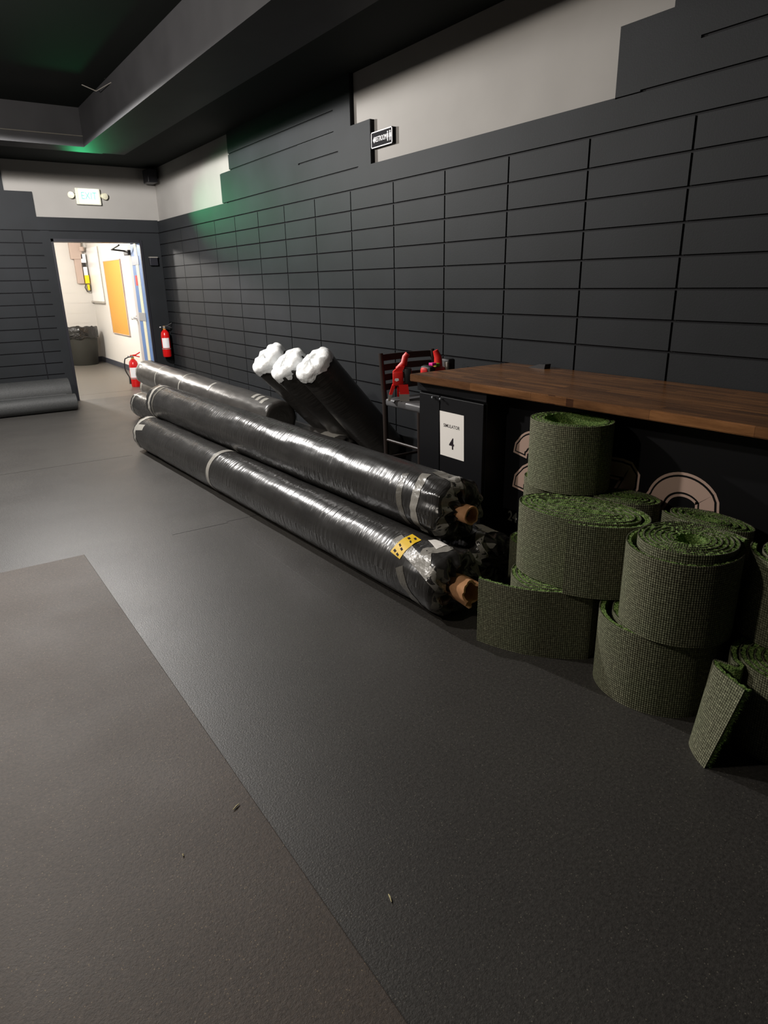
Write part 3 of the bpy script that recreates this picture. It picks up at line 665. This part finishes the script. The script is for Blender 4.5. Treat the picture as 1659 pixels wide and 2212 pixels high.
b = MB(); b.box((PX+0.04, CYR+0.02, 0.0), (3.1, CYR+0.4, CB)); obj('end_support', b, M['black_paint'], t)
# lettering on the front panel: outlined numerals and a small address line
def stroke(pts, w, x):
    A, B_ = [], []
    n = len(pts)
    for i, (y, z) in enumerate(pts):
        p0, p1 = pts[max(i-1, 0)], pts[min(i+1, n-1)]; d = Vector((p1[0]-p0[0], p1[1]-p0[1])).normalized(); nv = Vector((-d.y, d.x))
        A.append((x, y+nv.x*w/2, z+nv.y*w/2)); B_.append((x, y-nv.x*w/2, z-nv.y*w/2))
    # round ends
    return A, B_
def outlined(pts, w, name):
    # tan outline, black gap, tan core; pts run in (Y, Z) on the panel plane
    def ext(p, e):
        p = [Vector(q) for q in p]; a = (p[0]-p[1]).normalized(); c = (p[-1]-p[-2]).normalized(); return [tuple(p[0]+a*e)] + [tuple(q) for q in p] + [tuple(p[-1]+c*e)]
    let = None
    for k, (ww, e, mm, x, nm) in enumerate(((w, w*0.17, 'tan', PX-0.0015, name), (w*0.78, w*0.06, 'black_paint', PX-0.0025, 'gap'), (w*0.62, -0.002, 'tan', PX-0.0035, 'fill'))):
        A, B_ = stroke(ext(pts, e), ww, x); b = MB(); b.strip(A, B_)
        if k == 0: let = obj(nm, b, M[mm], pn)
        else:
            # keep two levels: thing > part > sub-part
            obj('letter_'+nm, b, M[mm], pn)
    return let
def arc(cy, cz, ry, rz, a0, a1, n=24): return [(cy + ry*math.cos(math.radians(a0+(a1-a0)*i/n)), cz + rz*math.sin(math.radians(a0+(a1-a0)*i/n))) for i in range(n+1)]
# (viewer's left is +Y)
outlined([(2.470, 0.640), (2.466, 0.665)] + arc(2.375, 0.645, 0.085, 0.075, 25, 200, 16) + [(2.33, 0.585), (2.42, 0.53), (2.462, 0.485), (2.466, 0.45)], 0.10, 'numeral')
outlined([(2.06, 0.672), (1.83, 0.683), (1.80, 0.68), (1.785, 0.665), (1.785, 0.63), (1.85, 0.50)], 0.105, 'numeral')
outlined([(1.645, 0.585)] + arc(1.515, 0.575, 0.125, 0.11, 12, 140, 18) + [(1.412, 0.635), (1.408, 0.60)], 0.105, 'numeral')
mb = place(text_mesh('24', 0.078, 0.0008, 0.9, 0.02), (PX-0.001, 2.507, 0.262), (0, -1, 0), (0, 0, 1)); obj('small_lettering', mb, M['white_letter'], pn)
# sheet taped on the cabinet door
t = thing('paper_sign', 'white paper sheet reading simulator 4 taped to the black cabinet door', 'sign', (FX, 2.85, 0.69))
b = MB(); pts = [(2.957, 0.815), (2.749, 0.815), (2.741, 0.560), (2.949, 0.560)]
b.prism([(FX-0.0008, y, z) for y, z in pts], (-0.0008, 0, 0)); sh = obj('sheet', b, M['white'], t)
mb = place(text_mesh('SIMULATOR', 0.0262, 0.0002, 1.0, 0.012), (FX-0.0018, 2.852, 0.737), (0, -1, 0.0), (0, 0, 1)); obj('lettering', mb, M['ink'], t)
mb = place(text_mesh('4', 0.09, 0.0003, 0.95, 0.02), (FX-0.0018, 2.848, 0.637), (0, -1, 0.0), (0, 0, 1)); obj('numeral', mb, M['ink'], t)
t = thing('black_wedge', 'small black wedge lying at the back of the wooden counter top by the wall', 'wedge', (3.09, 2.85, CT))
b = MB(); b.prism([(3.06, 2.93, CT), (3.06, 2.80, CT), (3.06, 2.795, CT+0.028), (3.06, 2.84, CT+0.026)], (0.05, 0, 0)); obj('body', b, M['tool_black'], t)

# ------------------------------------------------------------------ stools
def make_stool(x, y, ang, label):
    t = thing('bar_stool', label, 'stool', (0, 0, 0))
    w = 0.222; by = 0.20
    for sx in (-1, 1):
        b = MB(); b.tube([(sx*w, by-0.03, 0), (sx*w, by-0.01, 0.74), (sx*w, by+0.03, 1.06)], [0.017, 0.019, 0.016], 10); obj('back_post', b, M['stool'], t, 50)
        b = MB(); b.tube([(sx*w, -0.2, 0), (sx*w, -0.19, 0.72)], [0.015, 0.018], 10); obj('leg', b, M['stool'], t, 50)
    for z in (1.03, 0.965, 0.90, 0.835):
        b = MB(); yy = by + 0.03*(z-0.74)/0.32; pa = []
        for k in range(9):
            u = -1+2*k/8; pa.append((u*w, yy-0.01+0.03*(1-u*u), z))
        hh = 0.021; A = [(p[0], p[1], p[2]-hh) for p in pa]; B_ = [(p[0], p[1]+0.006, p[2]+hh) for p in pa]
        b.strip(A, B_); b.strip([(p[0], p[1]+0.014, p[2]) for p in A], [(p[0], p[1]+0.014, p[2]) for p in B_])
        b.strip(A, [(p[0], p[1]+0.014, p[2]) for p in A]); b.strip(B_, [(p[0], p[1]+0.014, p[2]) for p in B_]); obj('back_slat', b, M['stool'], t, 50)
    b = MB(); b.box((-0.232, -0.21, 0.715), (0.232, by-0.022, 0.768), 0.016); obj('seat', b, M['seat'], t, 50)
    b = MB()
    for z in (0.26, 0.48):
        for sx in (-1, 1): b.tube([(sx*w, -0.195, z), (sx*w, by-0.02, z)], 0.011, 8)
    for z in (0.2, 0.42): b.tube([(-w, -0.197, z), (w, -0.197, z)], 0.011, 8)
    b.tube([(-w, by-0.02, 0.35), (w, by-0.02, 0.35)], 0.011, 8); obj('stretcher', b, M['stool'], t, 50)
    t.location = (x, y, 0); t.rotation_euler = (0, 0, ang)
    return t
make_stool(2.79, 3.575, 0.02, 'black ladder-back stool standing between the counter end and the wall')

# ------------------------------------------------------------------ red tools on the stool
def nailer(ox, oy, oz, ang, label, s=1.0, upright=True):
    t = thing('nail_gun', label, 'tool', (0, 0, 0), 'red power tools on the stool')
    def P(*pts): return [Vector(p)*s for p in pts]
    b = MB(); b.box(Vector((-0.045, -0.05, 0.12))*s, Vector((0.04, 0.05, 0.23))*s, 0.012*s); b.prism(P((-0.045, -0.04, 0.225), (0.03, -0.04, 0.225), (0.05, -0.04, 0.27), (0.005, -0.04, 0.27)), (0, 0.08*s, 0)); obj('body', b, M['red'], t, 40)
    b = MB(); b.tube(P((0.0, 0, 0.24), (0.045, 0, 0.29), (0.055, 0, 0.34), (0.075, 0, 0.365)), [0.03*s, 0.027*s, 0.024*s, 0.02*s], 12); obj('handle', b, M['red'], t, 50)
    b = MB(); b.box(Vector((0.045, -0.045, 0.13))*s, Vector((0.105, 0.045, 0.255))*s, 0.014*s); obj('battery', b, M['tool_black'], t, 40)
    b = MB(); b.prism(P((-0.05, -0.035, 0.125), (-0.022, -0.035, 0.125), (-0.05, -0.035, 0.05), (-0.075, -0.035, 0.05)), (0, 0.07*s, 0)); b.prism(P((0.0, -0.05, 0.13), (0.075, -0.05, 0.13), (0.085, -0.05, 0.05), (0.012, -0.05, 0.05)), (0, 0.1*s, 0)); obj('nose', b, M['red'], t, 40)
    b = MB(); b.prism(P((-0.075, -0.037, 0.05), (-0.05, -0.037, 0.05), (-0.065, -0.037, 0.0), (-0.085, -0.037, 0.0)), (0, 0.07*s, 0)); b.prism(P((0.005, -0.052, 0.055), (0.085, -0.052, 0.055), (0.085, -0.052, 0.0), (0.01, -0.052, 0.0)), (0, 0.1*s, 0)); obj('foot', b, M['grey_metal'], t, 40)
    b = MB(); b.prism(P((-0.03, -0.0512, 0.165), (-0.015, -0.0512, 0.155), (0.005, -0.0512, 0.165), (0.0, -0.0512, 0.18), (-0.025, -0.0512, 0.18)), (0, 0.001*s, 0)); obj('white_emblem', b, M['sign_white'], t)
    b = MB(); b.box(Vector((-0.012, -0.02, 0.03))*s, Vector((0.004, 0.02, 0.11))*s, 0.003*s); obj('driver', b, M['red_metal'], t, 40)
    t.location = (ox, oy, oz); t.rotation_euler = (0, 0, ang)
    return t
nailer(2.575, 3.615, 0.7685, -0.62, 'red nail gun with an upright handle standing on the stool seat', 0.83)
t = thing('cordless_drill', 'red and black cordless tool lying behind the upright nail gun', 'tool', (2.85, 3.58, 0.769), 'red power tools on the stool')
b = MB(); b.box((2.735, 3.52, 0.90), (2.90, 3.60, 0.975), 0.02); b.tube([(2.865, 3.56, 0.95), (2.87, 3.57, 1.03), (2.855, 3.58, 1.075)], [0.03, 0.026, 0.018], 12); obj('body', b, M['red'], t, 45)
b = MB(); b.box((2.745, 3.50, 0.769), (2.80, 3.61, 0.985), 0.02); obj('grip', b, M['tool_black'], t, 45)
b = MB(); b.box((2.93, 3.53, 0.769), (2.99, 3.62, 1.015), 0.012); b.box((2.89, 3.54, 0.90), (2.935, 3.60, 0.95), 0.01); obj('battery', b, M['tool_black'], t, 45)
b = MB(); b.box((2.90, 3.51, 0.93), (2.918, 3.54, 1.0), 0.003); obj('grey_latch', b, M['grey_metal'], t, 45)
b = MB(); b.box((2.775, 3.51, 0.985), (2.81, 3.55, 1.003), 0.003); obj('pink_tag', b, M['pink'], t)
b = MB(); b.box((2.825, 3.53, 0.973), (2.855, 3.56, 0.995), 0.003); obj('lime_tag', b, M['lime'], t)

# ------------------------------------------------------------------ turf coils
def smooth_path(pts, step=0.008):
    # Catmull-Rom through pts, resampled
    P = [Vector(p).to_2d() for p in pts]; out = []
    for i in range(len(P)-1):
        p0, p1, p2, p3 = P[max(i-1, 0)], P[i], P[i+1], P[min(i+2, len(P)-1)]
        n = max(2, int((p2-p1).length/step))
        for k in range(n):
            t = k/n; out.append(0.5*((2*p1)+(-p0+p2)*t+(2*p0-5*p1+4*p2-p3)*t*t+(-p0+3*p1-3*p2+p3)*t*t*t))
    out.append(P[-1]); return out
def coil(label, cx, cy, z0, a, bb, h, turns, inner, end_deg, sign=-1, phi=0.0, loose=0.0, loose_span=150, tail=(), lean=None, blades=2200, seed=0, tilt=(0, 0), rise=0.0, inb=None):
    """spiral wound outward; ends at end_deg; sign -1 = clockwise seen from above"""
    rnd = random.Random(seed)
    t = thing('turf_coil', label, 'turf roll', (cx, cy, z0), 'rolled strips of green turf stacked by the counter')
    n = int(turns*40); pts = []
    tot = 360*turns
    for i in range(n+1):
        u = i/n; ang = end_deg - sign*tot*(1-u); th = math.radians(ang)
        rr = inner + (1-inner)*u; rb = rr if inb is None else inb + (1-inb)*u
        back = tot*(1-u)
        ex = loose*max(0.0, 1-back/loose_span) if loose_span else 0
        if loose and back >= loose_span: ex = 0
        wob = 1 + 0.012*noise.noise(Vector((math.cos(th)*1.3, math.sin(th)*1.3, seed+u)))
        x, y = (a*rr*wob+ex)*math.cos(th), (bb*rb*wob+ex)*math.sin(th)
        pts.append((cx + x*math.cos(phi)-y*math.sin(phi), cy + x*math.sin(phi)+y*math.cos(phi)))
    npl = len(pts)
    path = smooth_path(list(pts)+list(tail), 0.009)
    N_ = len(path); pitch = (1-inner)*min(a, bb)/turns
    bt, pt_ = 0.0035, min(0.019, max(0.006, pitch*0.72))
    nor = []
    for i in range(N_):
        d = (path[min(i+1, N_-1)]-path[max(i-1, 0)]).normalized(); nv = Vector((d.y, -d.x))*sign*-1.0
        nor.append(-nv if False else nv)
    # make normals point outward
    c2 = Vector((cx, cy))
    k_ = int(N_*0.6)
    if nor[k_].dot(path[k_]-c2) < 0: nor = [-v for v in nor]
    s_len = [0.0]; rise_at = 2*PI*(a+bb)/2
    for i in range(1, N_): s_len.append(s_len[-1]+(path[i]-path[i-1]).length)
    def zof(i, v):
        p = path[i]; q = max(0.0, min(1.0, (s_len[-1]-s_len[i]-rise_at*0.75)/(rise_at*0.5))); return z0 + v*h*(1 if rise < 0 else 1) + rise*q*v + tilt[0]*(p.x-cx) + tilt[1]*(p.y-cy) + 0.004*noise.noise(Vector((s_len[i]*3, v*2, seed)))*v
    def P3(i, off, v):
        p = path[i] + nor[i]*off
        lx = ly = 0.0
        if lean:
            k = max(0.0, (s_len[i]-(s_len[-1]-lean[2]))/lean[2]); k = k*k*(3-2*k); lx, ly = lean[0]*k*v, lean[1]*k*v
        return Vector((p.x+lx, p.y+ly, zof(i, v)))
    def ribbon(o0, o1, v0, v1, jit=0.0, vs=6):
        b = MB(); cols = []
        for i in range(N_):
            jv = jit*rnd.uniform(-1, 1)
            col = [b.bm.verts.new(P3(i, o0, v0+(v1-v0)*k/vs + (jv if k == vs else 0))) for k in range(vs+1)] + [b.bm.verts.new(P3(i, o1, v1+(v0-v1)*k/vs + (jv if k == 0 else 0))) for k in range(vs+1)]
            cols.append(col)
        m_ = 2*(vs+1)
        vv = [v0+(v1-v0)*k/vs for k in range(vs+1)] + [v1+(v0-v1)*k/vs for k in range(vs+1)]
        for i in range(N_-1):
            for k in range(m_):
                k2 = (k+1) % m_; f = b.bm.faces.new((cols[i][k], cols[i][k2], cols[i+1][k2], cols[i+1][k]))
                for l, (ii, kk) in zip(f.loops, ((i, k), (i, k2), (i+1, k2), (i+1, k))): l[b.uv].uv = (s_len[ii], vv[kk]*h)
        b.bm.faces.new(cols[0]); b.bm.faces.new(cols[-1][::-1])
        return b
    obj('backing', ribbon(0, -bt, 0.0, 0.996), M['backing'], t, 40)
    pl = ribbon(-bt, -bt-pt_, 0.02, 0.987, 0.012, 3); obj('pile', pl, M['pile'], t)
    b = MB()
    for q in range(int(blades*0.9)):
        i = rnd.randrange(1, N_-1); o = -bt - rnd.random()*pt_*0.9; v = 0.965+rnd.random()*0.025
        base = P3(i, o, v); tan = (path[i+1]-path[i-1]).normalized(); T3 = Vector((tan.x, tan.y, 0)); n3 = Vector((-nor[i].x, -nor[i].y, 0))
        L_ = rnd.uniform(0.005, 0.011); d = (n3*rnd.uniform(-0.1, 0.9) + Vector((0, 0, rnd.uniform(0.25, 0.9))) + T3*rnd.uniform(-0.7, 0.7)).normalized()
        wv = (T3*rnd.uniform(0.5, 1) + n3*rnd.uniform(-0.6, 0.6)).normalized()*rnd.uniform(0.0008, 0.0018)
        f = b.bm.faces.new([b.bm.verts.new(base-wv), b.bm.verts.new(base+wv), b.bm.verts.new(base+d*L_)])
    if lean or tail:
        for q in range(500):
            v = rnd.random(); i = N_-2; o = -bt-rnd.random()*pt_; base = P3(i, o, v); tan = (path[N_-1]-path[N_-3]).normalized(); T3 = Vector((tan.x, tan.y, 0)); n3 = Vector((-nor[i].x, -nor[i].y, 0))
            d = (T3*rnd.uniform(0.2, 1) + n3*rnd.uniform(0, 0.8) + Vector((0, 0, rnd.uniform(-0.4, 0.6)))).normalized(); wv = Vector((0, 0, 1))*rnd.uniform(0.0008, 0.0018)
            b.bm.faces.new([b.bm.verts.new(base-wv), b.bm.verts.new(base+wv), b.bm.verts.new(base+d*rnd.uniform(0.008, 0.018))])
    obj('grass_blades', b, M['blade'], t, recalc=False)['kind'] = 'stuff'
    return t
HS = 0.305
Z2, Z3 = HS+0.002, 2*HS+0.004
# bottom layer
coil('turf coil on the floor beside the wrapped roll ends, its flap sticking out left', 2.085, 1.785, 0, 0.19, 0.20, HS, 6.5, 0.28, 262, -1, loose=0.02, loose_span=120, tail=[(1.955, 1.655), (1.885, 1.74), (1.835, 1.84), (1.80, 1.95)], seed=1)
coil('turf coil on the floor under the large nearest coil, loose at its left', 2.145, 1.285, 0, 0.215, 0.225, HS, 6, 0.3, 60, -1, loose=0.03, loose_span=300, seed=2)
coil('turf coil on the floor at the right edge with its end folded outward', 2.20, 0.835, 0, 0.195, 0.195, HS, 6, 0.3, 150, 1, loose=0.01, loose_span=60, tail=[(1.985, 1.015), (1.925, 1.005), (1.875, 0.955), (1.845, 0.90)], lean=(0.055, -0.055, 0.30), seed=3)
coil('turf coil on the floor half hidden behind the coil with the left flap', 2.335, 2.13, 0, 0.13, 0.13, HS, 4, 0.3, 30, -1, seed=4, blades=900)
coil('turf coil on the floor buried beneath the back row by the panel', 2.42, 1.68, 0, 0.12, 0.19, HS, 4, 0.3, 30, -1, seed=5, blades=200)
coil('turf coil on the floor buried beneath the rightmost upper coil', 2.455, 1.18, 0, 0.09, 0.20, HS, 3, 0.3, 30, -1, seed=6, blades=200)
# second layer
coil('wide oval turf coil in the middle of the pile below the topmost coil', 2.145, 1.725, Z2, 0.18, 0.285, HS, 6.0, 0.10, 188, -1, phi=0.27, loose=0.022, loose_span=220, seed=7, blades=3000, inb=0.5)
coil('large round turf coil nearest the camera in the second layer', 2.13, 1.222, Z2, 0.205, 0.195, HS, 7.5, 0.30, -25, -1, loose=0.034, loose_span=330, seed=8, blades=3000, rise=0.028)
coil('narrow turf coil directly under the topmost one beside the cabinet', 2.415, 2.125, Z2, 0.125, 0.135, HS, 4, 0.3, 80, -1, seed=9, blades=900)
coil('turf coil in the back row right behind the oval one', 2.435, 1.715, Z2, 0.108, 0.165, HS, 4.5, 0.28, 120, -1, phi=0.15, loose=0.008, loose_span=120, seed=10)
coil('turf coil in the back row behind the large nearest one', 2.445, 1.335, Z2, 0.098, 0.19, HS, 4.5, 0.28, 120, -1, loose=0.008, loose_span=120, seed=11)
coil('turf coil in the second layer cut by the right edge of the view', 2.37, 0.925, Z2, 0.165, 0.165, HS, 5.5, 0.3, 100, -1, loose=0.02, loose_span=200, seed=12)
# top
coil('topmost turf coil standing upright under the counter edge', 2.375, 1.985, Z3, 0.175, 0.205, HS, 2.5, 0.72, 60, -1, seed=13)  # wound hollow to put the counter's shade into its dark top

# ------------------------------------------------------------------ thin wire in the coffer
b = MB(); b.tube([(1.70, 7.24, 3.235), (1.82, 7.245, 3.2), (1.868, 6.9, 3.2)], 0.004, 6); o = obj('ceiling_wire', b, M['grey_metal'], base=(1.75, 7.2, 3.2)); tag(o, 'thin pale wire hanging in the raised ceiling corner', 'wire')
